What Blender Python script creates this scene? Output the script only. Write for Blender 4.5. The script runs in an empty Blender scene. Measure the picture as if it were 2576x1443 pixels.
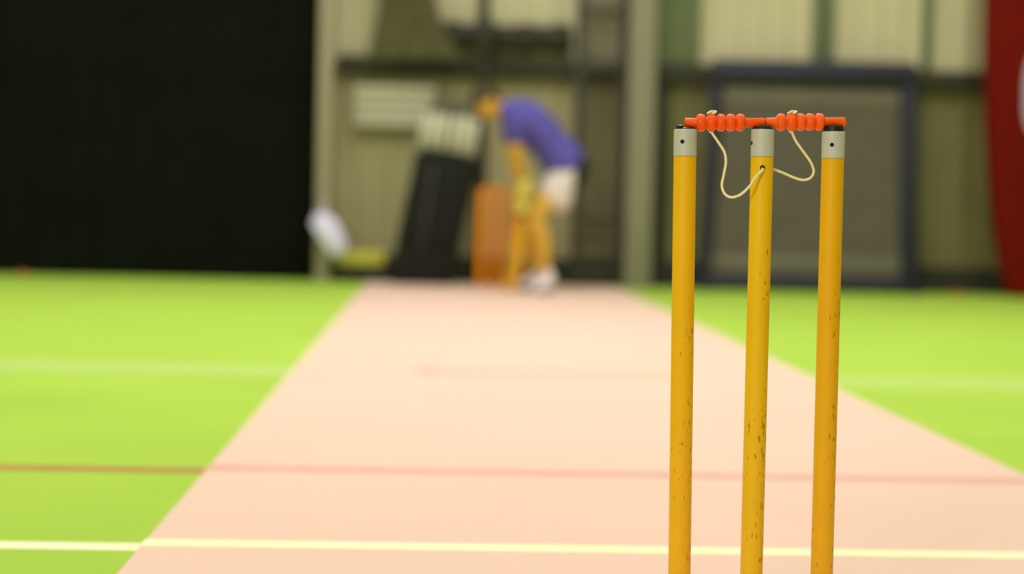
import bpy, bmesh, math, random
from mathutils import Vector, Matrix, noise

random.seed(7)
S = bpy.context.scene
COL = S.collection
W, Hh = 2576, 1443
F = 4480.0                 # focal length in pixels
CAMH = 0.60                # lens height above the floor
FLOOR = 0.0

# ------------------------------------------------------------------ camera
def cam_basis():
    d = Vector(((1093 - W/2)/F, -(513 - Hh/2)/F, -1)).normalized()     # along the pitch
    h = Vector((1, -0.0236, 0)).normalized()                           # horizon
    z = h.cross(d).normalized() * -1
    if z.y < 0: z = -z
    x = d.cross(z).normalized()
    return x, d, z
AX, AY, AZ = cam_basis()
M_wc = Matrix((AX, AY, AZ)).transposed()      # world -> camera
M_cw = M_wc.transposed()                      # camera -> world
CAM = Vector((0, 0, CAMH))

def at(px, py, Y):
    d = M_cw @ Vector(((px - W/2)/F, -(py - Hh/2)/F, -1))
    return CAM + d * (Y / d.y)

def zfloor(px, Y, z=0.0):                     # floor point below picture column px at distance Y
    lo, hi = 0, 3000
    for _ in range(50):
        m = (lo + hi)/2
        if at(px, m, Y).z > z: lo = m
        else: hi = m
    p = at(px, (lo + hi)/2, Y); p.z = z
    return p

cd = bpy.data.cameras.new('camera'); cam = bpy.data.objects.new('camera', cd); COL.objects.link(cam)
cam.matrix_world = Matrix.Translation(CAM) @ M_cw.to_4x4()
cd.sensor_width = 36.0; cd.lens = F/W*36.0
cd.clip_start = 0.05; cd.clip_end = 200
S.camera = cam
WICKET_Y = 2.37
fp = at(1910, 600, WICKET_Y) - CAM
fwd = M_cw @ Vector((0, 0, -1))
cd.dof.use_dof = True
cd.dof.focus_distance = fp.dot(fwd)
cd.dof.aperture_fstop = 2.05
cd.dof.aperture_blades = 0

# ------------------------------------------------------------------ materials
def lin(c):
    r = []
    for v in c:
        v = v/255.0
        r.append(v/12.92 if v <= 0.04045 else ((v + 0.055)/1.055)**2.4)
    return (*r, 1)

def mat(name, rgb, rough=0.7, var=0.0, scale=8.0, bump=0.0, bscale=200.0, metal=0.0, spec=0.5, sheen=0.0, stretch=None):
    m = bpy.data.materials.new(name); m.use_nodes = True
    nt = m.node_tree; b = nt.nodes['Principled BSDF']
    b.inputs['Roughness'].default_value = rough
    b.inputs['Metallic'].default_value = metal
    b.inputs['Specular IOR Level'].default_value = spec
    if sheen: b.inputs['Sheen Weight'].default_value = sheen
    c = lin(rgb)
    tc = nt.nodes.new('ShaderNodeTexCoord')
    mp = nt.nodes.new('ShaderNodeMapping'); nt.links.new(tc.outputs['Object'], mp.inputs[0])
    if stretch: mp.inputs['Scale'].default_value = stretch
    n = nt.nodes.new('ShaderNodeTexNoise'); n.inputs['Scale'].default_value = scale; n.inputs['Detail'].default_value = 4
    nt.links.new(mp.outputs[0], n.inputs['Vector'])
    rp = nt.nodes.new('ShaderNodeValToRGB')
    k0, k1 = 1 - var, 1 + var
    rp.color_ramp.elements[0].position = 0.3; rp.color_ramp.elements[1].position = 0.7
    rp.color_ramp.elements[0].color = (*[min(1, v*k0) for v in c[:3]], 1)
    rp.color_ramp.elements[1].color = (*[min(1, v*k1) for v in c[:3]], 1)
    nt.links.new(n.outputs['Fac'], rp.inputs[0]); nt.links.new(rp.outputs[0], b.inputs['Base Color'])
    if bump:
        n2 = nt.nodes.new('ShaderNodeTexNoise'); n2.inputs['Scale'].default_value = bscale
        nt.links.new(tc.outputs['Object'], n2.inputs['Vector'])
        bp = nt.nodes.new('ShaderNodeBump'); bp.inputs['Strength'].default_value = bump; bp.inputs['Distance'].default_value = 0.002
        nt.links.new(n2.outputs['Fac'], bp.inputs['Height']); nt.links.new(bp.outputs[0], b.inputs['Normal'])
    return m

def stump_mat(name, rgb, seed):
    """Yellow paint with dark ball scuffs, denser lower down and towards one side."""
    m = mat(name, rgb, rough=0.42, var=0.04, scale=14, spec=0.35)
    nt = m.node_tree; b = nt.nodes['Principled BSDF']
    base = b.inputs['Base Color'].links[0].from_socket
    tc = nt.nodes.new('ShaderNodeTexCoord')
    mp = nt.nodes.new('ShaderNodeMapping'); mp.inputs['Scale'].default_value = (1, 1, 0.36); mp.inputs['Location'].default_value = (seed, seed*1.7, seed*0.3)
    nt.links.new(tc.outputs['Object'], mp.inputs[0])
    n = nt.nodes.new('ShaderNodeTexNoise'); n.inputs['Scale'].default_value = 230; n.inputs['Detail'].default_value = 2
    nt.links.new(mp.outputs[0], n.inputs['Vector'])
    n2 = nt.nodes.new('ShaderNodeTexNoise'); n2.inputs['Scale'].default_value = 22; n2.inputs['Detail'].default_value = 1
    nt.links.new(mp.outputs[0], n2.inputs['Vector'])
    sep = nt.nodes.new('ShaderNodeSeparateXYZ'); nt.links.new(tc.outputs['Object'], sep.inputs[0])
    hz = nt.nodes.new('ShaderNodeMapRange')
    hz.inputs['From Min'].default_value = 0.62; hz.inputs['From Max'].default_value = 0.22
    hz.inputs['To Min'].default_value = -0.05; hz.inputs['To Max'].default_value = 0.062
    nt.links.new(sep.outputs['Z'], hz.inputs['Value'])
    hx = nt.nodes.new('ShaderNodeMath'); hx.operation = 'MULTIPLY_ADD'; hx.inputs[1].default_value = 3.6
    nt.links.new(sep.outputs['X'], hx.inputs[0]); nt.links.new(hz.outputs[0], hx.inputs[2])
    a = nt.nodes.new('ShaderNodeMath'); a.operation = 'MULTIPLY_ADD'; a.inputs[1].default_value = 0.35
    nt.links.new(n2.outputs['Fac'], a.inputs[0]); nt.links.new(n.outputs['Fac'], a.inputs[2])
    s = nt.nodes.new('ShaderNodeMath'); s.operation = 'ADD'
    nt.links.new(a.outputs[0], s.inputs[0]); nt.links.new(hx.outputs[0], s.inputs[1])
    rp = nt.nodes.new('ShaderNodeValToRGB')
    rp.color_ramp.elements[0].position = 0.84; rp.color_ramp.elements[0].color = (0, 0, 0, 1)
    rp.color_ramp.elements[1].position = 0.95; rp.color_ramp.elements[1].color = (0.62, 0.62, 0.62, 1)
    nt.links.new(s.outputs[0], rp.inputs[0])
    mx = nt.nodes.new('ShaderNodeMix'); mx.data_type = 'RGBA'
    nt.links.new(rp.outputs[0], mx.inputs['Factor']); nt.links.new(base, mx.inputs['A'])
    mx.inputs['B'].default_value = lin((82, 58, 14))
    nt.links.new(mx.outputs['Result'], b.inputs['Base Color'])
    return m

M = dict(
    green=mat('green_turf', (169, 203, 77), 0.95, 0.05, 1.3, 0.25, 900, spec=0.08),
    pink=mat('pink_mat', (236, 203, 182), 0.95, 0.02, 1.1, 0.25, 900, spec=0.08),
    white_line=mat('white_paint', (244, 244, 196), 0.9, 0.02),
    red_line_green=mat('red_paint', (178, 128, 66), 0.9, 0.05),
    red_line=mat('worn_red_paint', (228, 172, 156), 0.9, 0.05, 6),
    faint_line=mat('worn_pale_paint', (233, 194, 172), 0.95, 0.02, 3, spec=0.08),
    pale_line=mat('pale_paint', (178, 207, 98), 0.9, 0.03),
    yellow_l=stump_mat('yellow_stump_paint', (240, 184, 5), 0.0),
    yellow_m=stump_mat('yellow_stump_paint_deeper', (238, 190, 8), 3.3),
    yellow_r=stump_mat('yellow_stump_paint_ochre', (234, 176, 2), 7.9),
    cap=mat('grey_metal_cap', (194, 196, 180), 0.5, 0.04, 30, metal=0.05),
    black=mat('black_rubber', (24, 26, 26), 0.32, 0.1, 30),
    hole=mat('dark_hole', (10, 9, 7), 0.9),
    hole_brown=mat('raw_wood_hole', (78, 34, 8), 0.9),
    bail=mat('orange_plastic', (255, 90, 2), 0.4, 0.03, 20, spec=0.3),
    bail_r=mat('orange_plastic_lighter', (255, 98, 4), 0.4, 0.03, 20, spec=0.3),
    cord=mat('cream_cord', (248, 238, 180), 0.85, 0.08, 300, 0.6, 900),
    curtain=mat('black_curtain_cloth', (33, 36, 26), 0.95, 0.12, 3, spec=0.05),
    clad_up=mat('cream_lit_cladding', (202, 196, 154), 0.7, 0.05, 1.4),
    clad_low=mat('khaki_cladding', (170, 163, 120), 0.75, 0.08, 1.3, spec=0.2),
    clad_low_r=mat('olive_cladding', (132, 127, 82), 0.75, 0.12, 1.6, spec=0.2),
    wall_plain=mat('wall_paint', (150, 146, 104), 0.85, 0.03, 1),
    ceil=mat('ceiling_paint', (190, 186, 160), 0.9, 0.03, 1),
    girt=mat('dark_green_girt', (48, 48, 24), 0.7, 0.08, 3),
    skirt=mat('dark_skirting', (48, 48, 32), 0.8, 0.1, 3),
    column=mat('green_column_paint', (104, 116, 74), 0.65, 0.05, 3),
    column_d=mat('dull_green_column_paint', (100, 110, 74), 0.65, 0.05, 3),
    post_pale=mat('pale_post_paint', (158, 152, 120), 0.6, 0.04, 3),
    post_grey=mat('grey_post_paint', (138, 135, 108), 0.6, 0.04, 3),
    pole=mat('dark_pole_paint', (42, 42, 26), 0.6, 0.08, 6),
    frame=mat('dark_frame_steel', (58, 54, 38), 0.6, 0.08, 6),
    wire=mat('dark_wire', (52, 50, 36), 0.7),
    navy=mat('navy_padding', (40, 38, 54), 0.7, 0.06, 6),
    meshcloth=mat('grey_mesh_cloth', (100, 94, 80), 0.85, 0.08, 5, 0.3, 400, spec=0.2),
    meshband=mat('pale_grey_band', (118, 112, 94), 0.85, 0.06, 5),
    redpad=mat('red_vinyl', (112, 18, 6), 0.75, 0.06, 3, spec=0.08),
    lilac=mat('lilac_vinyl', (186, 182, 204), 0.6, 0.03, 3),
    olive_net=mat('olive_net', (122, 120, 78), 0.9, 0.12, 6, 0.4, 160),
    tarp=mat('dark_olive_tarpaulin', (46, 44, 22), 0.8, 0.12, 5, 0.3, 60),
    panel=mat('cream_slats', (192, 191, 158), 0.6, 0.04, 6),
    panel_back=mat('panel_backing', (160, 158, 118), 0.8),
    pad=mat('white_pad_canvas', (198, 197, 166), 0.7, 0.04, 12, 0.2, 300),
    bag=mat('black_bag_canvas', (31, 32, 25), 0.8, 0.12, 8, 0.3, 300, spec=0.2),
    flap=mat('grey_green_flap', (92, 92, 68), 0.8, 0.08, 8),
    strap=mat('grey_strap', (70, 70, 62), 0.8, 0.08, 20),
    yellowbox=mat('yellow_plastic', (196, 190, 60), 0.5, 0.04, 5),
    darkbase=mat('dark_rubber_base', (52, 50, 34), 0.8, 0.08, 5),
    towel=mat('white_towel', (232, 226, 255), 0.95, 0.03, 14, 0.6, 260, sheen=0.2),
    orange_w=mat('orange_stump_plastic', (250, 152, 0), 0.6, 0.05, 12, spec=0.15),
    skin=mat('skin', (214, 166, 62), 0.55, 0.05, 20, spec=0.3),
    shirt=mat('purple_cotton', (92, 84, 166), 0.85, 0.08, 14, 0.3, 300, spec=0.2),
    shorts=mat('white_shorts_cloth', (226, 212, 206), 0.85, 0.04, 14, 0.3, 300, spec=0.2),
    shorts_b=mat('black_shorts_cloth', (36, 36, 30), 0.85, 0.08, 14, spec=0.2),
    hair=mat('brown_hair', (58, 42, 12), 0.6, 0.25, 60, 0.6, 200, stretch=(3, 1, 1)),
    glove=mat('yellow_glove_leather', (226, 214, 92), 0.6, 0.06, 30),
    shoe=mat('white_shoe_leather', (238, 228, 230), 0.55, 0.03, 20),
    sole=mat('grey_shoe_sole', (86, 88, 76), 0.8, 0.06, 20),
    bat=mat('willow', (206, 150, 28), 0.5, 0.1, 9, stretch=(6, 6, 1)),
    grip=mat('dark_grip_rubber', (60, 44, 30), 0.8, 0.1, 60),
    eye=mat('eye_dark', (30, 22, 16), 0.2),
    redspot=mat('red_marker_rubber', (186, 88, 40), 0.8, 0.05, 10),
)

def two_tone(m, rgb, x0, z0):
    """Second cloth colour for the panel behind x0 and above z0 (object space)."""
    nt = m.node_tree; b = nt.nodes['Principled BSDF']; src = b.inputs['Base Color'].links[0].from_socket
    tc = nt.nodes.new('ShaderNodeTexCoord'); sp = nt.nodes.new('ShaderNodeSeparateXYZ'); nt.links.new(tc.outputs['Object'], sp.inputs[0])
    fs = []
    for ax, v in (('X', x0), ('Z', z0)):
        g = nt.nodes.new('ShaderNodeMath'); g.operation = 'GREATER_THAN'; g.inputs[1].default_value = v
        nt.links.new(sp.outputs[ax], g.inputs[0]); fs.append(g)
    mu = nt.nodes.new('ShaderNodeMath'); mu.operation = 'MULTIPLY'
    nt.links.new(fs[0].outputs[0], mu.inputs[0]); nt.links.new(fs[1].outputs[0], mu.inputs[1])
    mx = nt.nodes.new('ShaderNodeMix'); mx.data_type = 'RGBA'
    nt.links.new(mu.outputs[0], mx.inputs['Factor']); nt.links.new(src, mx.inputs['A']); mx.inputs['B'].default_value = lin(rgb)
    nt.links.new(mx.outputs['Result'], b.inputs['Base Color'])
    return m

# ------------------------------------------------------------------ mesh helpers
def obj(name, bm, m, parent=None, smooth=30, origin=None):
    """Link a bmesh (built in world coordinates) as one mesh object."""
    bmesh.ops.recalc_face_normals(bm, faces=bm.faces)
    me = bpy.data.meshes.new(name)
    if origin is None and parent is not None: origin = parent.location.copy() if parent.parent is None else None
    if parent is not None and parent.parent is not None:
        origin = ORIG[parent.name]
    if parent is None and origin is None:
        xs = [v.co for v in bm.verts]
        lo = Vector((min(v.x for v in xs), min(v.y for v in xs), min(v.z for v in xs)))
        hi = Vector((max(v.x for v in xs), max(v.y for v in xs), max(v.z for v in xs)))
        origin = Vector(((lo.x + hi.x)/2, (lo.y + hi.y)/2, lo.z))
    bmesh.ops.translate(bm, verts=bm.verts, vec=-origin)
    bm.to_mesh(me); bm.free()
    for mm in (m if isinstance(m, (list, tuple)) else [m]): me.materials.append(mm)
    if smooth:
        me.polygons.foreach_set('use_smooth', [True]*len(me.polygons))
        me.set_sharp_from_angle(angle=math.radians(smooth))
    o = bpy.data.objects.new(name, me); COL.objects.link(o)
    if parent is not None: o.parent = parent
    else: o.location = origin
    ORIG[o.name] = origin.copy()
    return o
ORIG = {}

def tag(o, label, cat, group=None, kind=None):
    o['label'] = label; o['category'] = cat
    if group: o['group'] = group
    if kind: o['kind'] = kind
    return o

def thing(name, loc, label, cat, group=None):
    o = bpy.data.objects.new(name, None); COL.objects.link(o); o.location = loc
    o.empty_display_size = 0.05
    ORIG[o.name] = Vector(loc)
    return tag(o, label, cat, group)

def struct(name, bm, m, smooth=30):
    o = obj(name, bm, m, smooth=smooth); o['kind'] = 'structure'; return o

def box(bm, lo, hi, bev=0.0, mi=0):
    lo, hi = Vector(lo), Vector(hi)
    r = bmesh.ops.create_cube(bm, size=1.0)
    vs = r['verts']
    for v in vs:
        v.co = Vector(((lo.x + hi.x)/2 + v.co.x*(hi.x - lo.x), (lo.y + hi.y)/2 + v.co.y*(hi.y - lo.y), (lo.z + hi.z)/2 + v.co.z*(hi.z - lo.z)))
    fs = set(f for v in vs for f in v.link_faces)
    for f in fs: f.material_index = mi
    if bev:
        es = list(set(e for v in vs for e in v.link_edges))
        bmesh.ops.bevel(bm, geom=es, offset=bev, segments=3, affect='EDGES', profile=0.5)

def prism(bm, pts, depth, bev=0.0, seg=3):
    """pts: outline points (3-D, one plane of constant Y), extruded away from the lens by depth."""
    vs = [bm.verts.new(p) for p in pts]
    f = bm.faces.new(vs)
    r = bmesh.ops.extrude_face_region(bm, geom=[f])
    nv = [g for g in r['geom'] if isinstance(g, bmesh.types.BMVert)]
    bmesh.ops.translate(bm, verts=nv, vec=(0, depth, 0))
    if bev:
        es = list(set(e for v in vs + nv for e in v.link_edges))
        bmesh.ops.bevel(bm, geom=es, offset=bev, segments=seg, affect='EDGES', profile=0.5)

def frames(path):
    """Parallel-transported frames along a path."""
    n = len(path); T = []
    for i in range(n):
        a, b = path[max(0, i - 1)], path[min(n - 1, i + 1)]
        T.append((b - a).normalized())
    u = T[0].orthogonal().normalized(); out = []
    for t in T:
        u = (u - t*u.dot(t))
        u = u.normalized() if u.length > 1e-6 else t.orthogonal().normalized()
        out.append((t, u, t.cross(u)))
    return out

def tube(bm, path, r, seg=16, caps=True):
    path = [Vector(p) for p in path]
    rs = r if isinstance(r, (list, tuple)) else [r]*len(path)
    rings = []
    for p, (t, u, v), rr in zip(path, frames(path), rs):
        rings.append([bm.verts.new(p + (u*math.cos(2*math.pi*k/seg) + v*math.sin(2*math.pi*k/seg))*rr) for k in range(seg)])
    for a, b in zip(rings, rings[1:]):
        for k in range(seg):
            bm.faces.new((a[k], a[(k + 1) % seg], b[(k + 1) % seg], b[k]))
    if caps:
        bm.faces.new(list(reversed(rings[0]))); bm.faces.new(rings[-1])

def lathe(bm, a, b, prof, seg=40):
    """Revolve prof = [(t in metres along a->b, radius)] about the line a->b."""
    a, b = Vector(a), Vector(b); d = (b - a).normalized()
    u = d.orthogonal().normalized(); v = d.cross(u)
    rings = []
    for t, r in prof:
        c = a + d*t
        if r < 1e-6: rings.append([bm.verts.new(c)])
        else: rings.append([bm.verts.new(c + (u*math.cos(2*math.pi*k/seg) + v*math.sin(2*math.pi*k/seg))*r) for k in range(seg)])
    for A, B in zip(rings, rings[1:]):
        for k in range(seg):
            k2 = (k + 1) % seg
            if len(A) == 1 and len(B) == 1: continue
            if len(A) == 1: bm.faces.new((A[0], B[k2], B[k]))
            elif len(B) == 1: bm.faces.new((A[k], A[k2], B[0]))
            else: bm.faces.new((A[k], A[k2], B[k2], B[k]))
    if len(rings[0]) > 1: bm.faces.new(list(reversed(rings[0])))
    if len(rings[-1]) > 1: bm.faces.new(rings[-1])

def spline(pts, n=8):
    """Catmull-Rom through points."""
    P = [Vector(p) for p in pts]; P = [P[0]*2 - P[1]] + P + [P[-1]*2 - P[-2]]
    out = []
    for i in range(1, len(P) - 2):
        p0, p1, p2, p3 = P[i - 1:i + 3]
        for k in range(n):
            t = k/n
            out.append(0.5*((2*p1) + (p2 - p0)*t + (2*p0 - 5*p1 + 4*p2 - p3)*t*t + (3*p1 - p0 - 3*p2 + p3)*t**3))
    out.append(P[-2].copy())
    return out

def ellipsoid(bm, c, axes, seg=20):
    """axes: three vectors (direction * semi-axis)."""
    r = bmesh.ops.create_uvsphere(bm, u_segments=seg, v_segments=seg//2 + 2, radius=1.0)
    mt = Matrix((axes[0], axes[1], axes[2])).transposed()
    for v in r['verts']: v.co = Vector(c) + mt @ v.co
    return r['verts']

def flesh(bm, chain, seg=18):
    """Chain of (point, r_in_picture_plane, r_across): a rounded tapered limb with elliptical sections."""
    pts = [Vector(c[0]) for c in chain]
    fine = spline(pts, 5) if len(pts) > 2 else [pts[0].lerp(pts[1], k/6) for k in range(7)]
    n = len(fine); m = len(chain) - 1
    rings = []
    for i, p in enumerate(fine):
        s = i/(n - 1)*m; k = min(int(s), m - 1); f = s - k
        ra = chain[k][1]*(1 - f) + chain[k + 1][1]*f; rb = chain[k][2]*(1 - f) + chain[k + 1][2]*f
        t = (fine[min(n - 1, i + 1)] - fine[max(0, i - 1)]).normalized()
        side = Vector((0, 1, 0)); side = side - t*side.dot(t)
        side = side.normalized() if side.length > 0.05 else t.orthogonal().normalized()
        up = t.cross(side)
        rings.append([bm.verts.new(p + up*ra*math.cos(2*math.pi*j/seg) + side*rb*math.sin(2*math.pi*j/seg)) for j in range(seg)])
    for A, B in zip(rings, rings[1:]):
        for j in range(seg): bm.faces.new((A[j], A[(j + 1) % seg], B[(j + 1) % seg], B[j]))
    bm.faces.new(list(reversed(rings[0]))); bm.faces.new(rings[-1])
    for c, (p, ra, rb) in ((0, chain[0]), (-1, chain[-1])):
        rr = min(ra, rb)
        ellipsoid(bm, p, (Vector((ra*0.96, 0, 0)), Vector((0, rb*0.96, 0)), Vector((0, 0, ra*0.96))), 14)

def fuse(bm, voxel, smooth_it=6, factor=0.5):
    """Melt overlapping pieces into one continuous surface; returns a new bmesh."""
    bmesh.ops.recalc_face_normals(bm, faces=bm.faces)
    me = bpy.data.meshes.new('tmp'); bm.to_mesh(me); bm.free()
    o = bpy.data.objects.new('tmp', me); COL.objects.link(o)
    r = o.modifiers.new('r', 'REMESH'); r.mode = 'VOXEL'; r.voxel_size = voxel
    s = o.modifiers.new('s', 'SMOOTH'); s.iterations = smooth_it; s.factor = factor
    dg = bpy.context.evaluated_depsgraph_get(); dg.update()
    me2 = bpy.data.meshes.new_from_object(o.evaluated_get(dg))
    bpy.data.objects.remove(o); bpy.data.meshes.remove(me)
    b2 = bmesh.new(); b2.from_mesh(me2); bpy.data.meshes.remove(me2)
    return b2

def nb(): return bmesh.new()

# ------------------------------------------------------------------ the hall
XL, XR, Y0, YB, ZC = -6.0, 7.5, -5.0, 13.75, 5.6
bm = nb(); box(bm, (XL, Y0, -0.10), (XR, YB + 0.1, 0)); struct('floor', bm, M['green'])
bm = nb(); box(bm, (XL, Y0, ZC), (XR, YB + 0.1, ZC + 0.1)); struct('ceiling', bm, M['ceil'])
bm = nb(); box(bm, (XL - 0.1, Y0, 0), (XL, YB + 0.1, ZC)); struct('wall_left', bm, M['wall_plain'])
bm = nb(); box(bm, (XR, Y0, 0), (XR + 0.1, YB + 0.1, ZC)); struct('wall_right', bm, M['wall_plain'])
bm = nb(); box(bm, (XL, Y0 - 0.1, 0), (XR, Y0, ZC)); struct('wall_front', bm, M['wall_plain'])

# back wall: ribbed sheet cladding, khaki below the rail; paler cream above has overhead light in its colour
bm = nb()
xg = at(1610, 400, YB).x
prof = []
x = XL; P_ = 0.18; D_ = 0.022
while x < XR:
    prof += [(x, 0), (x + P_*0.34, 0), (x + P_*0.44, D_), (x + P_*0.90, D_)]
    x += P_
prof = [p for p in prof if p[0] <= XR] + [(XR, 0)]
ZG = 1.66
for z0, z1 in ((0, ZG), (ZG, ZC)):
    va = [bm.verts.new((px, YB + d, z0)) for px, d in prof]
    vb = [bm.verts.new((px, YB + d, z1)) for px, d in prof]
    for i in range(len(prof) - 1):
        f = bm.faces.new((va[i], va[i + 1], vb[i + 1], vb[i]))
        f.material_index = 2 if z0 >= ZG else (1 if prof[i][0] > xg else 0)
box(bm, (XL, YB + 0.06, 0), (XR, YB + 0.1, ZC))
struct('wall_back', bm, [M['clad_low'], M['clad_low_r'], M['clad_up']], smooth=0)
xpost = at(815, 400, 13.35).x
bm = nb(); box(bm, (xpost + 0.07, YB - 0.10, ZG - 0.085), (XR, YB, ZG + 0.060), 0.008); struct('trim_1', bm, M['girt'])
bm = nb(); box(bm, (xpost + 0.05, YB - 0.05, 0), (XR, YB, 0.20), 0.006); struct('baseboard_back', bm, M['skirt'])
def colm(px0, px1, d, name, m, z0=ZG + 0.061, z1=ZC):
    a, b = at(px0, 80, YB - d), at(px1, 80, YB - d)
    bm = nb(); box(bm, (a.x, YB - d, z0), (b.x, YB - 0.001, z1), 0.006); struct(name, bm, m)
colm(1652, 1762, 0.05, 'trim_2', M['column'])
colm(2052, 2098, 0.05, 'trim_3', M['column_d'])
colm(2322, 2346, 0.04, 'trim_4', M['column_d'])
colm(1652, 1690, 0.05, 'trim_5', M['girt'], 0.2, ZG - 0.086)

# ------------------------------------------------------------------ pitch mat and painted lines
MX0, MX1 = -0.488, 1.379
bm = nb(); box(bm, (MX0, -3.5, 0.0), (MX1, 13.34, 0.008), 0.003)
tag(obj('pitch_mat', bm, M['pink']), 'long pale pink pitch mat running down the bright green floor', 'mat')
def line(name, y, w, x0, x1, z, m):
    bm = nb(); box(bm, (x0, y - w/2, z), (x1, y + w/2, z + 0.0012)); struct(name, bm, m)
def yat(px, py):
    d = M_cw @ Vector(((px - W/2)/F, -(py - Hh/2)/F, -1)); return (d*(-CAMH/d.z)).y
yw, yr, yp = yat(1288, 1390), yat(1288, 1197), yat(380, 925)
line('trim_6', yw, 0.064, XL, MX0, 0, M['white_line']); line('trim_7', yw, 0.064, MX0, MX1, 0.008, M['white_line']); line('trim_8', yw, 0.064, MX1, XR, 0, M['white_line'])
line('trim_9', yr, 0.070, XL, MX0, 0, M['red_line_green']); line('trim_10', yr, 0.070, MX0, MX1, 0.008, M['red_line']); line('trim_11', yr, 0.070, MX1, XR, 0, M['red_line_green'])
line('trim_12', yp, 0.42, XL, MX0, 0, M['pale_line']); line('trim_14', yp, 0.42, MX1, XR, 0, M['pale_line'])
xa, xb = at(1060, 940, yp).x, at(1700, 940, yp).x
line('trim_13', yp, 0.30, xa, xb, 0.008, M['faint_line'])
bm = nb(); c = zfloor(1076, yp, 0.0085); lathe(bm, c, c + Vector((0, 0, 0.0022)), [(0, 0.05), (0.0022, 0.05)], 24)
tag(obj('marker_spot', bm, M['red_line']), 'small faded red spot on the pink mat halfway down the pitch', 'marking')
for px, yy, lab in ((56, 13.3, 'small red marker disc on the green floor below the black curtain'),
                    (2405, 13.4, 'small red marker disc on the green floor between blue framed screen and red panel')):
    bm = nb(); c = zfloor(px, yy); lathe(bm, c, c + Vector((0, 0, 0.03)), [(0, 0.05), (0.012, 0.048), (0.03, 0.02)], 20)
    tag(obj('marker_disc', bm, M['redspot']), lab, 'marker', 'red marker discs by the back wall')

# ------------------------------------------------------------------ near wicket
SR = 0.01505
BR, BB = 0.0062, 0.01185
def axis_line(xt, yt, xb):
    a, b = at(xt, yt, WICKET_Y), at(xb, 1443, WICKET_Y)
    d = (a - b).normalized()
    base = b - d*(b.z/d.z)
    return base, a, d
def stump(xt, ytop, ycap, xb, m, label, hole, bail_y, lips):
    base, top, d = axis_line(xt, ytop, xb)
    capb = at(xt, ycap, WICKET_Y)
    L = (top - base).length; Lc = (capb - base).length
    t = thing('cricket_stump', base, label, 'stump', 'yellow stumps of the near wicket')
    bm = nb(); lathe(bm, base, top, [(0, SR*0.55), (0.03, SR), (Lc - 0.0006, SR), (Lc, SR - 0.0006)]); obj('shaft', bm, m, t)
    bm = nb(); lathe(bm, base, top, [(Lc + 0.0001, SR - 0.0008), (Lc + 0.0005, SR + 0.0003), (L - 0.0012, SR + 0.0003), (L - 0.0002, SR - 0.001)])
    cap = obj('metal_cap', bm, M['cap'], t)
    # black rubber insert with two raised lips either side of the bail groove
    bm = nb()
    hi = (at(xt, bail_y, WICKET_Y) - base).length - BR - L - 0.0002      # up to the underside of the bail
    lathe(bm, base, top, [(L - 0.001, SR - 0.0014), (L + hi - 0.001, SR - 0.0014), (L + hi, SR - 0.003)])
    for mid_a, half, up in lips:
        pts = []
        for k in range(11):
            a = math.radians(mid_a - half + k*half/5)
            pts.append(top + d*(hi + up) + Vector((math.cos(a), math.sin(a), 0))*(SR - 0.0042))
        tube(bm, pts, 0.0024, 8)
    obj('rubber_insert', bm, M['black'], t)
    # drilled hole
    hp = at(hole[0], hole[1], WICKET_Y)
    ax = base + d*((hp - base).dot(d))
    off = max(-SR*0.985, min(SR*0.985, hp.x - ax.x))
    nrm = Vector((off, -math.sqrt(max(1e-9, SR*SR - off*off)), 0)).normalized()
    c = ax + nrm*(SR - 0.0006)
    bm = nb(); lathe(bm, c, c + nrm*0.0011, [(0, 0.0027), (0.0011, 0.0027)], 20)
    obj('screw_hole', bm, M['hole'], cap)
    return t, base, d
sl = stump(1724, 324.5, 393.5, 1709, M['yellow_l'], 'yellow cricket stump with grey cap, the left one of the near wicket', (1713, 357), 308.8, ((180, 62, 0.0008),))
sm = stump(1919, 325, 394.5, 1890, M['yellow_m'], 'yellow cricket stump with grey cap and cord hole, middle of the near wicket', (1889, 360), 308, ((270, 42, 0.0), (90, 42, 0.0)))
sr = stump(2097, 330.5, 399, 2067, M['yellow_r'], 'darker yellow cricket stump with grey cap, the right one of the near wicket', (2087, 365), 306.6, ((270, 40, -0.0005), (90, 40, -0.0005)))
# cord hole of the middle stump
tm, bmid, dmid = sm
hp = at(1913, 422, WICKET_Y); ax = bmid + dmid*((hp - bmid).dot(dmid))
off = hp.x - ax.x; nrm = Vector((off, -math.sqrt(SR*SR - off*off), 0)).normalized()
c = ax + nrm*(SR - 0.0008)
bm = nb(); lathe(bm, c, c + nrm*0.0012, [(0, 0.0034), (0.0012, 0.0034)], 20); obj('cord_hole', bm, M['hole_brown'], tm)
HOLE = c + nrm*0.0010 + Vector((0, 0, -0.0016))

def bail(x0, y0, x1, y1, beads, m, label, tips):
    a, b = at(x0, y0, WICKET_Y), at(x1, y1, WICKET_Y)
    L = (b - a).length; k = L/(x1 - x0)
    prof = [(0, BR*0.62*tips[0]), (0.0012, BR*0.95*tips[0]), (0.003, BR*tips[0])]
    bx = [(q - x0)*k for q in beads]
    h = 0.0064
    prof.append((bx[0] - h - 0.0012, BR))
    for i, q in enumerate(bx):
        for j in range(-8, 9):
            f = j/8.0
            r = BR*1.16 + (BB - BR*1.16)*math.sqrt(max(0.0, 1 - abs(f)**2.3))
            prof.append((q + f*h*0.93, r))
    prof.append((bx[-1] + h + 0.0012, BR))
    prof += [(L - 0.003, BR*tips[1]), (L - 0.0012, BR*0.95*tips[1]), (L, BR*0.62*tips[1])]
    bm = nb(); lathe(bm, a, b, prof, 48)
    return tag(obj('cricket_bail', bm, m, smooth=50), label, 'bail', 'orange bails on the near wicket'), a, b
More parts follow.
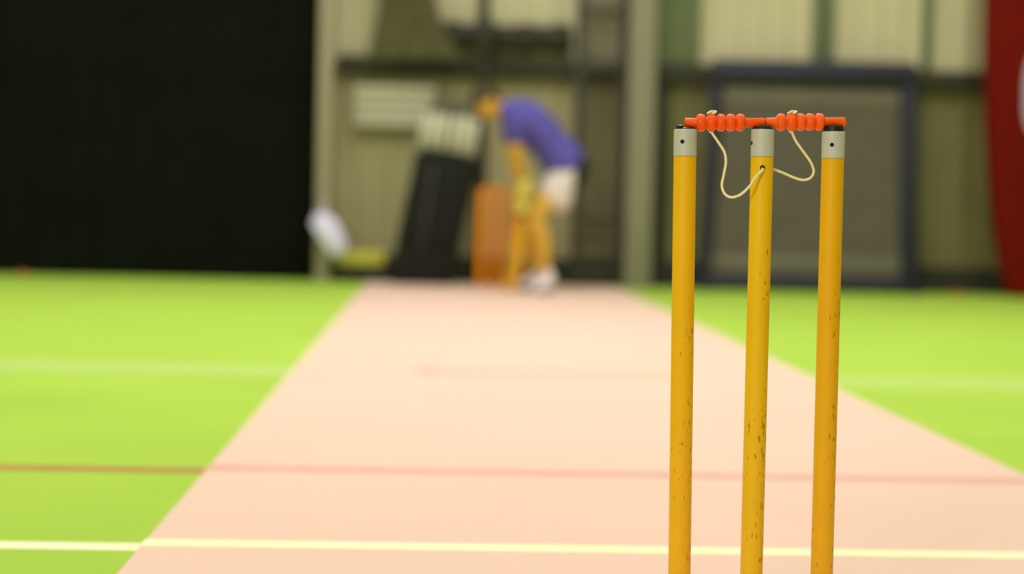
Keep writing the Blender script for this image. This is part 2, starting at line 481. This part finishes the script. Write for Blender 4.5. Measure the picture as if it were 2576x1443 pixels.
bl = bail(1721, 308.8, 1924.5, 308, [1763, 1789, 1813, 1837.5, 1862], M['bail'], 'orange ribbed bail resting on the left and middle yellow stumps', (1.05, 1.0))
br = bail(1925.5, 307.6, 2127, 306.4, [1964, 1990, 2013.5, 2037, 2061], M['bail_r'], 'orange ribbed bail resting on the middle and right yellow stumps', (1.0, 1.03))

# one cream cord tied to both bails and threaded through the middle stump
CR = 0.0018
def wp(px, py, dy=0.0): return at(px, py, WICKET_Y + dy)
left = [wp(1790, 331, 0.001), wp(1793, 337, -0.001), wp(1806, 356, -0.004), wp(1822, 382, -0.006), wp(1826, 408, -0.008), wp(1821, 438, -0.010),
        wp(1816, 466, -0.013), wp(1823, 487, -0.017), wp(1840, 496, -0.021), wp(1863, 489, -0.026), wp(1886, 468, -0.028), wp(1903, 443, -0.025), HOLE + Vector((-0.0006, -0.003, -0.0022)), HOLE]
thru = [ax.copy(), ax + Vector((SR*0.75, SR*0.66, 0))]
right = [wp(1950, 427, 0.012), wp(1971, 435, 0.013), wp(1996, 446, 0.012), wp(2020, 452.5, 0.010), wp(2039, 447, 0.007), wp(2047, 430, 0.003),
         wp(2039, 407, -0.001), wp(2020, 380, -0.004), wp(2003, 356, -0.005), wp(1994, 337, -0.001), wp(1991, 330.5, 0.001)]
bm = nb(); tube(bm, spline(left + thru + right, 8), CR, 10)
cord = obj('cord', bm, M['cord'], smooth=60)
tag(cord, 'thin cream cord looping from both orange bails through the middle stump', 'cord')
for px, py, n in ((1790, 286, 0), (1992, 285, 1)):
    q = at(px, 308, WICKET_Y); up = Vector((0, 0, 1)); rr = BB + 0.0006
    bm = nb()
    # turn round the bail, then an overhand lump on top
    for off in (-0.0016, 0.0016):                                  # the turns pass behind the bail
        tube(bm, [q + Vector((off, math.sin(t)*rr, math.cos(t)*rr)) for t in [math.pi*k/14 for k in range(15)]], CR*0.8, 8)
    pts = []
    for k in range(25):
        t = 2*math.pi*k/24
        pts.append(q + Vector((0.0052*math.cos(t) + 0.0006*math.sin(3*t), -0.002 + 0.0032*math.sin(2*t), rr + 0.0008 + 0.0016*math.sin(t + 0.6))))
    tube(bm, pts, CR*0.95, 8)
    obj('knot', bm, M['cord'], cord, smooth=60)

# ------------------------------------------------------------------ far wicket
FY = 12.75
FPX = (1208, 1247, 1285)
for px, lab in zip(FPX, ('orange stump of the far wicket, the one farthest from the batter',
                         'orange stump in the middle of the far wicket',
                         'orange stump of the far wicket, just behind the bat')):
    b = zfloor(px, FY, 0.008); t = thing('cricket_stump', b, lab, 'stump', 'orange stumps of the far wicket')
    top = b + Vector((0, 0, 0.70)); r = 0.027
    bm = nb(); lathe(bm, b, top, [(0, r*0.6), (0.03, r), (0.66, r), (0.66, r*0.98)], 28); obj('shaft', bm, M['orange_w'], t)
    bm = nb(); lathe(bm, b + Vector((0, 0, 0.66)), top, [(0, r*1.05), (0.03, r*1.05), (0.04, r*0.85)], 28); obj('stump_top', bm, M['orange_w'], t)
for i, lab in ((0, 'orange bail across the far wicket on the side away from the batter'), (1, 'orange bail across the far wicket on the side next to the batter')):
    a = zfloor(FPX[i], FY, 0.719); b = zfloor(FPX[i + 1], FY, 0.719)
    d = (b - a).normalized(); a = a + d*0.002; b = b - d*0.002; L = (b - a).length
    prof = [(0, 0.006), (0.002, 0.008), (0.02, 0.008), (0.025, 0.013), (0.045, 0.015), (L - 0.045, 0.015), (L - 0.025, 0.013), (L - 0.02, 0.008), (L - 0.002, 0.008), (L, 0.006)]
    bm = nb(); lathe(bm, a, b, prof, 20); tag(obj('cricket_bail', bm, M['orange_w']), lab, 'bail', 'orange bails on the far wicket')

# ------------------------------------------------------------------ batter
PY = 12.40
base = zfloor(1365, PY, 0.008)
man = thing('person', base, 'person in purple T-shirt and white shorts bent forward over a bat by the far wicket', 'person')
def q(px, py, dy=0.0): return at(px, py, PY) + Vector((0, dy, 0))
def fl(px, dy, z): p = zfloor(px, PY, 0.008 + z); return p + Vector((0, dy, 0))
L_, R_ = -1, 1     # left side of the body faces the lens
sh = {L_: q(1292, 306, -0.165), R_: q(1288, 300, 0.165)}
el = {L_: q(1299, 392, -0.15), R_: q(1290, 392, 0.13)}
wr = {L_: q(1322, 462, -0.055), R_: q(1314, 482, 0.045)}
hp_ = {L_: q(1418, 446, -0.085), R_: q(1412, 446, 0.085)}
kn = {L_: q(1348, 548, -0.13), R_: q(1334, 552, 0.12)}
an = {L_: fl(1374, -0.13, 0.085), R_: fl(1346, 0.20, 0.085)}
neck = q(1268, 274)
# head
Fd = Vector((-0.62, -0.50, -0.60)).normalized()
Ud = Vector((-0.52, -0.05, 0.85)); Ud = (Ud - Fd*Ud.dot(Fd)).normalized()
Sd = Fd.cross(Ud).normalized()
hc = q(1226, 259)
bm = nb()
flesh(bm, [(q(1428, 432), 0.118, 0.165), (q(1385, 372), 0.105, 0.150), (q(1335, 312), 0.115, 0.175), (q(1298, 288), 0.095, 0.155), (q(1276, 278), 0.065, 0.085)])
flesh(bm, [(q(1290, 284), 0.062, 0.066), (neck, 0.058, 0.060), (hc - Fd*0.03 - Ud*0.02, 0.056, 0.058)])
for s in (L_, R_):
    flesh(bm, [(sh[s], 0.056, 0.056), (sh[s].lerp(el[s], 0.5), 0.047, 0.049), (el[s], 0.038, 0.038), (el[s].lerp(wr[s], 0.35), 0.040, 0.040), (wr[s], 0.026, 0.028)])
    flesh(bm, [(hp_[s], 0.098, 0.092), (hp_[s].lerp(kn[s], 0.5), 0.080, 0.078), (kn[s], 0.055, 0.055), (kn[s].lerp(an[s], 0.35) + Vector((0.015, 0, 0)), 0.058, 0.056), (kn[s].lerp(an[s], 0.75), 0.038, 0.038), (an[s], 0.032, 0.034)])
    flesh(bm, [(an[s] + Vector((0.02, 0, -0.02)), 0.032, 0.034), (an[s] + Vector((-0.03, -0.06, -0.045)), 0.026, 0.036), (an[s] + Vector((-0.055, -0.11, -0.055)), 0.018, 0.034)])
ellipsoid(bm, hc, (Fd*0.096, Sd*0.076, Ud*0.112), 28)
ellipsoid(bm, hc + Fd*0.030 - Ud*0.066, (Fd*0.058, Sd*0.050, Ud*0.048), 20)       # jaw and chin
ellipsoid(bm, hc + Fd*0.072 + Ud*0.026, (Fd*0.026, Sd*0.052, Ud*0.013), 16)       # brow
ellipsoid(bm, hc + Fd*0.098 - Ud*0.014, (Fd*0.022, Sd*0.015, Ud*0.026), 14)       # nose
ellipsoid(bm, hc + Fd*0.080 - Ud*0.050, (Fd*0.014, Sd*0.026, Ud*0.010), 14)       # lips
for s in (-1, 1):
    ellipsoid(bm, hc + Sd*0.078*s - Fd*0.005 - Ud*0.006, (Fd*0.020, Sd*0.010, Ud*0.032), 14)
bm = fuse(bm, 0.0085, 4)
obj('body', bm, M['skin'], man, smooth=180)
for s in (-1, 1):
    bm = nb(); ellipsoid(bm, hc + Fd*0.083 + Ud*0.004 + Sd*0.030*s, (Fd*0.010, Sd*0.013, Ud*0.008), 12)
    obj('eye', bm, M['eye'], man, smooth=180)
# hair: cap over crown, back and sides with uneven fringe
bm = nb()
vs = ellipsoid(bm, hc, (Fd*0.114, Sd*0.094, Ud*0.132), 40)
kill = []
for v in vs:
    d = v.co - hc; f, u, s_ = d.dot(Fd)/0.114, d.dot(Ud)/0.132, d.dot(Sd)/0.094
    lim = 0.24 + 0.08*math.sin(9*s_) if f > 0.1 else (-0.05 if f > -0.15 else -0.5)
    v.co += d.normalized()*0.006*noise.noise(d*55)
    if u < lim: kill.append(v)
bmesh.ops.delete(bm, geom=kill, context='VERTS')
bmesh.ops.recalc_face_normals(bm, faces=bm.faces)
g = bmesh.ops.solidify(bm, geom=bm.faces[:], thickness=0.022)
obj('hair', bm, M['hair'], man, smooth=60)
# T-shirt
bm = nb()
flesh(bm, [(q(1424, 414), 0.150, 0.198), (q(1408, 397), 0.142, 0.192), (q(1384, 368), 0.132, 0.180), (q(1336, 312), 0.138, 0.200), (q(1300, 289), 0.116, 0.176), (q(1280, 279), 0.080, 0.105)], 26)
for s in (L_, R_):
    e = sh[s].lerp(el[s], 0.42)
    flesh(bm, [(sh[s] + Vector((0.02, 0, 0)), 0.082, 0.080), (e, 0.072, 0.070)])
bm = fuse(bm, 0.011, 5)
for v in bm.verts:                                                  # cloth folds
    n_ = noise.noise(Vector((v.co.x*9, v.co.y*7, v.co.z*14)))
    v.co += v.normal*(0.004 + 0.008*n_)
sh_o = obj('t_shirt', bm, M['shirt'], man, smooth=180)
# shorts: white, black behind
bm = nb()
flesh(bm, [(q(1440, 420), 0.125, 0.185), (q(1420, 448), 0.135, 0.185)])
for s in (L_, R_):
    k = hp_[s].lerp(kn[s], 0.40)
    flesh(bm, [(hp_[s] + Vector((0.015, 0, 0)), 0.125, 0.105), (hp_[s].lerp(kn[s], 0.3) + Vector((0, 0, -0.01)), 0.104, 0.100), (k + Vector((0.040, 0, -0.026)), 0.104, 0.100)])
bm = fuse(bm, 0.011, 4)
axh = hp_[L_]
so = obj('shorts', bm, two_tone(M['shorts'], (36, 36, 30), axh.x + 0.062 - man.location.x, axh.z - 0.13 - man.location.z), man, smooth=180)
# shoes
for s in (L_, R_):
    a = an[s]; g0 = 0.008
    tdir = Vector((-0.42, -0.9, 0) if s == L_ else (-0.5, -0.86, 0)).normalized()
    c0 = Vector((a.x, a.y, 0))
    bm = nb()
    heel, mid_, toe = c0 - tdir*0.055, c0 + tdir*0.07, c0 + tdir*0.175
    pts = [(heel + Vector((0, 0, g0 + 0.058)), 0.042, 0.040), (c0 + Vector((0, 0, g0 + 0.066)), 0.050, 0.044), (mid_ + Vector((0, 0, g0 + 0.052)), 0.040, 0.050), (toe + Vector((0, 0, g0 + 0.042)), 0.028, 0.044)]
    flesh(bm, pts)
    flesh(bm, [(a + Vector((0.004, 0, -0.005)), 0.044, 0.044), (a + Vector((0.004, 0, 0.045)), 0.042, 0.042)])
    for v in bm.verts: v.co.z = max(v.co.z, g0 + 0.020)
    bm = fuse(bm, 0.007, 3)
    shoe = obj('shoe', bm, M['shoe'], man, smooth=180)
    bm = nb(); out = []
    sd = Vector((-tdir.y, tdir.x, 0))
    for k in range(28):
        t = 2*math.pi*k/28
        w = 0.046 + 0.006*math.cos(t)
        out.append(c0 + tdir*(0.060 + 0.135*math.cos(t)) + sd*w*math.sin(t)*(1.0))
    va = [bm.verts.new(p + Vector((0, 0, g0))) for p in out]; vb = [bm.verts.new(p + Vector((0, 0, g0 + 0.024))) for p in out]
    for k in range(28): bm.faces.new((va[k], va[(k + 1) % 28], vb[(k + 1) % 28], vb[k]))
    bm.faces.new(list(reversed(va))); bm.faces.new(vb)
    obj('sole', bm, M['sole'], shoe)

# ------------------------------------------------------------------ bat, gloves on its handle
toe = zfloor(1284, 12.28, 0.012); top = at(1333, 448, 12.39)
ba = (top - toe).normalized(); BL = (top - toe).length
bt = thing('cricket_bat', toe, 'honey coloured wooden cricket bat held upright, toe on the pink mat', 'bat')
bside = Vector((0.80, -0.60, 0)); bside = (bside - ba*bside.dot(ba)).normalized(); bfr = ba.cross(bside)
blade = BL*0.64
bm = nb(); rings = []
for k in range(15):
    t = k/14; s = t*blade
    w = 0.054*(1 if 0.06 < t < 0.86 else (0.90 if t <= 0.06 else 1 - (t - 0.86)/0.14*0.58))
    th = 0.014 + 0.020*math.sin(math.pi*min(1, t*1.25 + 0.12))**2
    c = toe + ba*s
    sec = [(-w, -0.010), (-w*0.5, -0.012), (w*0.5, -0.012), (w, -0.010), (w, 0.006), (w*0.45, th*0.8), (0, th), (-w*0.45, th*0.8), (-w, 0.006)]
    rings.append([bm.verts.new(c + bside*x + bfr*y) for x, y in sec])
for A, B in zip(rings, rings[1:]):
    for j in range(9): bm.faces.new((A[j], A[(j + 1) % 9], B[(j + 1) % 9], B[j]))
bm.faces.new(list(reversed(rings[0]))); bm.faces.new(rings[-1])
obj('blade', bm, M['bat'], bt, smooth=40)
bm = nb(); hl = BL - blade
prof = [(blade - 0.01, 0.018), (blade + 0.02, 0.0165)]
k = 0
while blade + 0.03 + k*0.012 < BL - 0.012:
    prof += [(blade + 0.03 + k*0.012, 0.0175), (blade + 0.036 + k*0.012, 0.0164)]; k += 1
prof += [(BL - 0.010, 0.019), (BL, 0.015)]
lathe(bm, toe, top, prof, 20); obj('handle_grip', bm, M['grip'], bt)

for s, along in ((L_, 0.87), (R_, 0.73)):
    c = toe + ba*(BL*along)
    w = wr[s]
    into = (c - w); into = (into - ba*into.dot(ba)).normalized()    # from wrist to handle
    sd = ba.cross(into).normalized()
    bm = nb()
    palm = c - into*0.040
    ellipsoid(bm, palm, (into*0.024, sd*0.034, ba*0.050), 16)
    flesh(bm, [(w - into*0.01, 0.040, 0.040), (palm - into*0.012, 0.036, 0.036)])
    for fi in range(4):                                             # four fingers closing round the handle
        off = ba*(0.036 - 0.024*fi); ln = (0.92, 1.0, 0.96, 0.80)[fi]
        pts = []
        for k in range(7):
            t = math.radians(200 - k*38*ln)
            pts.append(c + off + (into*math.cos(t) + sd*math.sin(t)*-1)*0.034)
        tube(bm, pts, [0.0125, 0.0125, 0.012, 0.0118, 0.0115, 0.011, 0.009], 10)
    pts = [c + ba*0.046 - into*0.034 + sd*0.020]
    for k in range(5):                                              # thumb, closing from the other side
        t = math.radians(165 + k*30)
        pts.append(c + ba*(0.050 + 0.002*k) + (into*math.cos(t) - sd*math.sin(t))*0.033)
    tube(bm, pts, [0.014, 0.0135, 0.013, 0.0125, 0.012, 0.010], 10)
    bm = fuse(bm, 0.0045, 2)
    gl = obj('glove', bm, M['glove'], man, smooth=180)
    bm = nb(); tube(bm, [w - into*0.005 + Vector((0, 0, 0.030)), w + Vector((0, 0, 0.004))], 0.043, 20); obj('cuff', bm, M['glove'], gl)

# ------------------------------------------------------------------ black curtain at the left
xr = at(801, 400, 13.5).x
bm = nb(); N = 150; x0 = XL + 0.02
cols = []
for i in range(N + 1):
    x = x0 + (xr - x0)*i/N
    y = 13.52 + 0.014*math.sin(i*0.9) + 0.006*math.sin(i*2.3 + 1)
    cols.append([bm.verts.new((x, y, 0.006)), bm.verts.new((x, y*1.0, 2.0)), bm.verts.new((x, 13.52 + (y - 13.52)*0.7, 4.8))])
for a, b in zip(cols, cols[1:]):
    for k in range(2): bm.faces.new((a[k], b[k], b[k + 1], a[k + 1]))
bmesh.ops.solidify(bm, geom=bm.faces[:], thickness=0.008)
tag(obj('curtain', bm, M['curtain'], smooth=60), 'tall black curtain hanging to the green floor across the left end', 'curtain')

# ------------------------------------------------------------------ posts
def post(name, px0, px1, Y, d, m, label, cat='post', z1=ZC, base_plate=True):
    a, b = at(px0, 350, Y), at(px1, 350, Y)
    xa_, xb_ = a.x, b.x
    t = thing(name, ((xa_ + xb_)/2, Y, 0), label, cat)
    bm = nb(); box(bm, (xa_, Y - d/2, 0.012), (xb_, Y + d/2, z1), 0.006); obj('shaft', bm, m, t)
    bm = nb(); box(bm, (xa_ - 0.03, Y - d/2 - 0.03, 0), (xb_ + 0.03, Y + d/2 + 0.03, 0.012), 0.003); obj('base_plate', bm, m, t)
    return t
post('steel_post', 800, 832, 13.36, 0.09, M['post_pale'], 'slim pale steel post standing at the edge of the black curtain')
post('steel_post', 1578, 1644, 13.44, 0.10, M['post_grey'], 'thick grey steel post standing between dark ladder frame and blue framed screen')
# dark round pole with a clamp
pa = at(1214, 300, 13.40)
pbase = Vector((pa.x, 13.40, 0))
t = thing('pole', pbase, 'dark round pole standing behind the batter and the leaning kit bag', 'pole')
bm = nb(); tube(bm, [pbase, pbase + Vector((0, 0, ZC))], 0.040, 20); obj('shaft', bm, M['pole'], t)
zc_ = at(1214, 85, 13.4).z
bm = nb(); lathe(bm, pbase + Vector((0, 0, zc_ - 0.17)), pbase + Vector((0, 0, zc_ + 0.13)), [(0, 0.045), (0.10, 0.072), (0.24, 0.076), (0.30, 0.045)], 20); obj('clamp_collar', bm, M['pole'], t)
# dark ladder frame with wire mesh
LY = 13.60
xa_, xb_ = at(1454, 400, LY).x, at(1564, 400, LY).x
t = thing('ladder_frame', ((xa_ + xb_)/2, LY, 0), 'dark steel ladder frame with wire mesh against the back wall beside grey post', 'frame')
ztop = 3.2
for x in (xa_, xb_):
    bm = nb(); box(bm, (x - 0.036, LY - 0.03, 0), (x + 0.036, LY + 0.03, ztop), 0.005); obj('upright', bm, M['frame'], t)
for py, hh in ((168, 0.085), (552, 0.04), (690, 0.07), (30, 0.05)):
    z = at(1510, py, LY).z
    bm = nb(); box(bm, (xa_ + 0.036, LY - 0.025, z - hh/2), (xb_ - 0.036, LY + 0.025, z + hh/2), 0.004); obj('rail', bm, M['frame'], t)
bm = nb()
nx = 8
for i in range(1, nx):
    x = xa_ + 0.036 + (xb_ - xa_ - 0.072)*i/nx
    tube(bm, [(x, LY, 0.03), (x, LY, ztop - 0.02)], 0.004, 6)
k = 0.05
while k < ztop - 0.03:
    tube(bm, [(xa_ + 0.036, LY + 0.006, k), (xb_ - 0.036, LY + 0.006, k)], 0.004, 6); k += 0.04
obj('wire_mesh', bm, M['wire'], t)

# ------------------------------------------------------------------ olive net and rolled tarpaulin high on the wall
NY = 13.45
bm = nb(); rows = []
lft = [(-700, 962), (-60, 958), (0, 956), (60, 944), (110, 934), (148, 926)]
rgt = [(-700, 1092), (-60, 1092), (0, 1096), (60, 1112), (110, 1140), (148, 1162)]
for (py, xl_), (_, xr_) in zip(lft, rgt):
    row = []
    for k in range(25):
        p = at(xl_ + (xr_ - xl_)*k/24, py, NY); p.y += 0.022*math.sin(k*1.35 + py*0.004)
        row.append(bm.verts.new(p))
    rows.append(row)
for A, B in zip(rows, rows[1:]):
    for k in range(24): bm.faces.new((A[k], A[k + 1], B[k + 1], B[k]))
bmesh.ops.solidify(bm, geom=bm.faces[:], thickness=0.012)
tag(obj('hanging_net', bm, M['olive_net'], smooth=60), 'olive green gathered net hanging high on the back wall right of the curtain', 'net')
NT = 13.62
a, b = at(1112, 88, NT), at(1439, 96, NT)
t = thing('rolled_tarpaulin', (a.x, NT, a.z - 0.14), 'dark olive rolled tarpaulin fixed along the wall above the batter', 'tarpaulin')
bm = nb(); path = [a.lerp(b, k/40) for k in range(41)]
rs = [0.104 + 0.010*math.sin(k*0.55) + 0.006*math.sin(k*1.7) for k in range(41)]; rs[0] *= 0.8; rs[-1] *= 0.8
path = [p + Vector((0, 0, -0.012*math.sin(math.pi*k/40))) for k, p in enumerate(path)]
tube(bm, path, rs, 24); obj('roll', bm, M['tarp'], t, smooth=50)
for k in (7, 20, 33):
    bm = nb(); tube(bm, [path[k] - Vector((0.02, 0, 0)), path[k] + Vector((0.02, 0, 0))], rs[k] + 0.008, 24); obj('tie_strap', bm, M['pole'], t)

# cream slatted panel on the wall
SY = 13.62
p0, p1 = at(892, 212, SY), at(1092, 322, SY)
t = thing('hanging_panel', ((p0.x + p1.x)/2, SY, p1.z), 'cream panel of horizontal slats hung on the wall left of the white pads', 'panel')
bm = nb(); box(bm, (p0.x + 0.01, SY + 0.02, p1.z), (p1.x - 0.01, YB - 0.001, p0.z)); obj('backing', bm, M['panel_back'], t)
for k in range(4):
    z0 = p1.z + (p0.z - p1.z)*k/4 + 0.006; z1 = p1.z + (p0.z - p1.z)*(k + 1)/4 - 0.006
    bm = nb(); box(bm, (p0.x, SY, z0), (p1.x, SY + 0.02, z1), 0.004); obj('slat', bm, M['panel'], t)

# ------------------------------------------------------------------ kit bag with pads on top, leaning towards the pole
KY = 13.03
kb = zfloor(1056, KY + 0.13, 0)
t = thing('kit_bag', kb, 'tall black cricket kit bag standing tilted against the dark pole', 'bag')
pts = [zfloor(978, KY, 0.014), zfloor(1138, KY, 0.009), at(1152, 640, KY), at(1206, 412, KY), at(1196, 402, KY), at(1060, 376, KY), at(1046, 384, KY), at(1000, 590, KY)]
bm = nb(); prism(bm, pts, 0.26, 0.02); obj('body', bm, M['bag'], t, smooth=50)
bm = nb(); prism(bm, [at(1062, 400, KY + 0.21), at(1194, 420, KY + 0.21), at(1200, 262, KY + 0.21), at(1180, 250, KY + 0.21), at(1100, 240, KY + 0.21), at(1086, 256, KY + 0.21)], 0.03, 0.006); obj('flap', bm, M['flap'], t, smooth=50)
bm = nb(); prism(bm, [at(1030, 520, KY - 0.012), at(1165, 545, KY - 0.012), at(1146, 630, KY - 0.012), at(1010, 605, KY - 0.012)], 0.02, 0.008); obj('pocket', bm, M['bag'], t)
bm = nb(); tube(bm, spline([at(1090, 420, KY - 0.003), at(1084, 470, KY - 0.05), at(1070, 560, KY - 0.05), at(1062, 620, KY - 0.003)], 6), 0.012, 8); obj('carry_strap', bm, M['strap'], t, smooth=60)
# white ribbed batting pads
def pad(xt0, xt1, yt0, yt1, xb0, xb1, yb0, yb1, label):
    o = None
    bl0, br0 = at(xb0, yb0, KY + 0.09), at(xb1, yb1, KY + 0.09)
    tl0, tr0 = at(xt0, yt0, KY + 0.09), at(xt1, yt1, KY + 0.09)
    w = (br0 - bl0).length; n = 3; r = w/n/2*0.97
    bm = nb()
    for k in range(n):
        f = (k + 0.5)/n
        a_, b_ = bl0.lerp(br0, f), tl0.lerp(tr0, f)
        ext = 0.015 if k == 1 else 0.0
        d = (b_ - a_).normalized()
        tube(bm, [a_, a_ + d*0.006, a_.lerp(b_, 0.5), b_ - d*0.02, b_ + d*ext], [r*0.8, r, r, r, r*0.55], 14)
    t = thing('batting_pad', (bl0 + br0)/2, label, 'batting pad', 'white batting pads on the kit bag')
    obj('ribbed_front', bm, M['pad'], t, smooth=50)
    for f in (0.3, 0.72):
        bm = nb()
        box(bm, (0, 0, 0), (1, 1, 1))
        a_, b_ = bl0.lerp(tl0, f), br0.lerp(tr0, f)
        d = (b_ - a_).normalized(); up = Vector((-d.z, 0, d.x))
        for v in bm.verts:
            c = v.co.copy(); v.co = a_ + d*(c.x*w) + up*((c.z - 0.5)*0.03) + Vector((0, r*0.6 + c.y*0.02, 0))
        obj('strap', bm, M['strap'], t)
pad(1066, 1134, 286, 290, 1048, 1120, 366, 380, 'white ribbed batting pad on the black kit bag, nearer the slatted panel')
pad(1140, 1208, 290, 304, 1126, 1196, 380, 395, 'white ribbed batting pad on the black kit bag, nearer the batter')

# low yellow step on a dark base
TY = 13.36
p0, p1 = at(846, 630, TY), at(968, 668, TY)
t = thing('step_box', ((p0.x + p1.x)/2, TY + 0.1, 0), 'low yellow box step with dark base on floor left of the kit bag', 'step')
bm = nb(); box(bm, (p0.x, TY, p1.z), (p1.x, TY + 0.28, p0.z), 0.012); obj('top', bm, M['yellowbox'], t)
bm = nb(); box(bm, (p0.x + 0.01, TY + 0.01, 0), (p1.x - 0.01, TY + 0.27, p1.z), 0.006); obj('base', bm, M['darkbase'], t)

# white towel bundle hung on the slim post
WY = 13.20
bm = nb()
c0, c1 = at(812, 560, WY), at(848, 618, WY)
flesh(bm, [(c0, 0.085, 0.05), (c0.lerp(c1, 0.5), 0.088, 0.062), (c1, 0.082, 0.055)], 24)
bm = fuse(bm, 0.009, 3)
dn = (c1 - c0).normalized(); sdw = Vector((dn.z, 0, -dn.x))
for v in bm.verts:
    s = (v.co - c0).dot(sdw)
    v.co += v.normal*(0.008*math.sin(s*120) + 0.008*noise.noise(v.co*18))
tw = obj('towel', bm, M['towel'], smooth=180)
tag(tw, 'white towel bundle hung aslant from the slim pale post by the curtain', 'towel')
hk = at(816, 528, WY + 0.02); px_ = at(816, 505, 13.36 - 0.054)
bm = nb(); tube(bm, spline([c0 + Vector((0, 0, 0.05)), hk, px_ + Vector((0, 0, 0))], 6), 0.007, 8); obj('hanging_loop', bm, M['towel'], tw, smooth=60)

# ------------------------------------------------------------------ blue framed mesh screen at the right
BY = 13.42
t_l, t_r = at(1806, 182, BY), at(2286, 190, BY)
b_l, b_r = zfloor(1770, BY, 0.05), zfloor(2286, BY, 0.05)
t = thing('mesh_screen', ((b_l.x + b_r.x)/2, BY, 0), 'large navy framed screen with grey mesh standing behind the near yellow stumps', 'screen')
def bar(a, b, r, name):
    bm = nb(); tube(bm, [a, a.lerp(b, 0.02), a.lerp(b, 0.98), b], [r*0.8, r, r, r*0.8], 20); return obj(name, bm, M['navy'], t, smooth=60)
bar(t_l - Vector((0.05, 0, 0)), t_r + Vector((0.05, 0, 0)), 0.10, 'top_bar')
bar(b_l, t_l, 0.055, 'side_bar'); bar(b_r, t_r, 0.075, 'side_bar')
bar(b_l + Vector((0, 0, 0.01)), b_r + Vector((0, 0, 0.01)), 0.058, 'bottom_bar')
bm = nb(); prism(bm, [b_l + Vector((0, -0.006, 0.02)), b_r + Vector((0, -0.006, 0.02)), t_r + Vector((0, -0.006, 0)), t_l + Vector((0, -0.006, 0))], 0.012); obj('mesh_panel', bm, M['meshcloth'], t)
za = at(2040, 240, BY).z
for py, hh in ((243, 0.10), (660, 0.10)):
    z = at(2040, py, BY).z
    f0 = (z - b_l.z)/(t_l.z - b_l.z); xl_ = b_l.x + (t_l.x - b_l.x)*f0 + 0.05; xr_ = b_r.x - 0.07
    bm = nb(); box(bm, (xl_, BY - 0.016, z - hh/2), (xr_, BY - 0.007, z + hh/2), 0.003); obj('webbing_band', bm, M['meshband'], t)
for p in (b_l, b_r):
    bm = nb(); box(bm, (p.x - 0.05, BY - 0.20, 0), (p.x + 0.05, BY + 0.20, 0.05), 0.01); obj('foot', bm, M['navy'], t)

# ------------------------------------------------------------------ tall red oval panel at the right edge
RY = 13.22
cc = at(2622, 100, RY); sc = RY/F
aa, bb = 137*sc, 765*sc
t = thing('padded_panel', (cc.x, RY + 0.1, 0), 'tall dark red padded panel with curved edge and lilac inset at right', 'panel')
out = []; inn = []
for k in range(96):
    th = 2*math.pi*k/96
    lean = math.radians(1.35)                                       # the panel leans a touch
    x, z = -aa*math.cos(th), bb*math.sin(th)
    out.append(Vector((cc.x + x*math.cos(lean) - z*math.sin(lean), RY, cc.z + x*math.sin(lean) + z*math.cos(lean))))
zb = 0.0
# clip at the floor
o2 = []
for i, p in enumerate(out):
    n_ = out[(i + 1) % len(out)]
    if p.z >= zb: o2.append(p)
    if (p.z >= zb) != (n_.z >= zb):
        f = (zb - p.z)/(n_.z - p.z); o2.append(p.lerp(n_, f))
bm = nb(); prism(bm, o2, 0.18, 0.03, 4); obj('pad_body', bm, M['redpad'], t, smooth=50)
ins = []
ci = at(2640, 235, RY)
for k in range(64):
    th = 2*math.pi*k/64
    cx_, sz_ = math.cos(th), math.sin(th)
    ins.append(Vector((ci.x - 64*sc*math.copysign(abs(cx_)**0.7, cx_), RY - 0.012, ci.z + 118*sc*math.copysign(abs(sz_)**0.7, sz_))))
bm = nb(); prism(bm, ins, 0.02, 0.006); obj('inset', bm, M['lilac'], t, smooth=50)

# ------------------------------------------------------------------ lamps under the roof
def lamp(x, y, w, l, power, col=(1.0, 0.955, 0.985)):
    ld = bpy.data.lights.new('ceiling_lamp', 'AREA'); ld.shape = 'RECTANGLE'; ld.size = w; ld.size_y = l
    ld.energy = power; ld.color = col
    o = bpy.data.objects.new('ceiling_lamp', ld); COL.objects.link(o); o.location = (x, y, ZC - 0.15)
for y, p in ((-1.5, 40), (2.0, 95), (5.5, 195), (8.8, 225), (11.6, 120)):
    for x in (-3.2, 0.6, 4.4):
        lamp(x, y, 0.5, 2.2, p*((1.15 if x == 0.6 else 0.95) if y < 11 else {-3.2: 1.5, 0.6: 1.05, 4.4: 0.75}[x]))

# added fill light behind the lens, left of the pitch, brightens the near stumps
ld = bpy.data.lights.new('front_fill_light', 'AREA'); ld.shape = 'RECTANGLE'; ld.size = 1.8; ld.size_y = 1.0
ld.energy = 960; ld.color = (1.0, 0.96, 0.97)
o = bpy.data.objects.new('front_fill_light', ld); COL.objects.link(o); o.location = (-3.2, Y0 + 0.15, 3.4)
o.rotation_euler = (Vector((0.45, 2.4, 0.4)) - o.location).to_track_quat('-Z', 'Y').to_euler()

wd = bpy.data.worlds.new('world'); S.world = wd; wd.use_nodes = True
wd.node_tree.nodes['Background'].inputs[0].default_value = (0.9, 0.88, 0.78, 1)
wd.node_tree.nodes['Background'].inputs[1].default_value = 0.15

S.view_settings.view_transform = 'Standard'
S.view_settings.look = 'None'
S.view_settings.exposure = -1.35
S.view_settings.gamma = 1.0
S.view_settings.use_curve_mapping = False
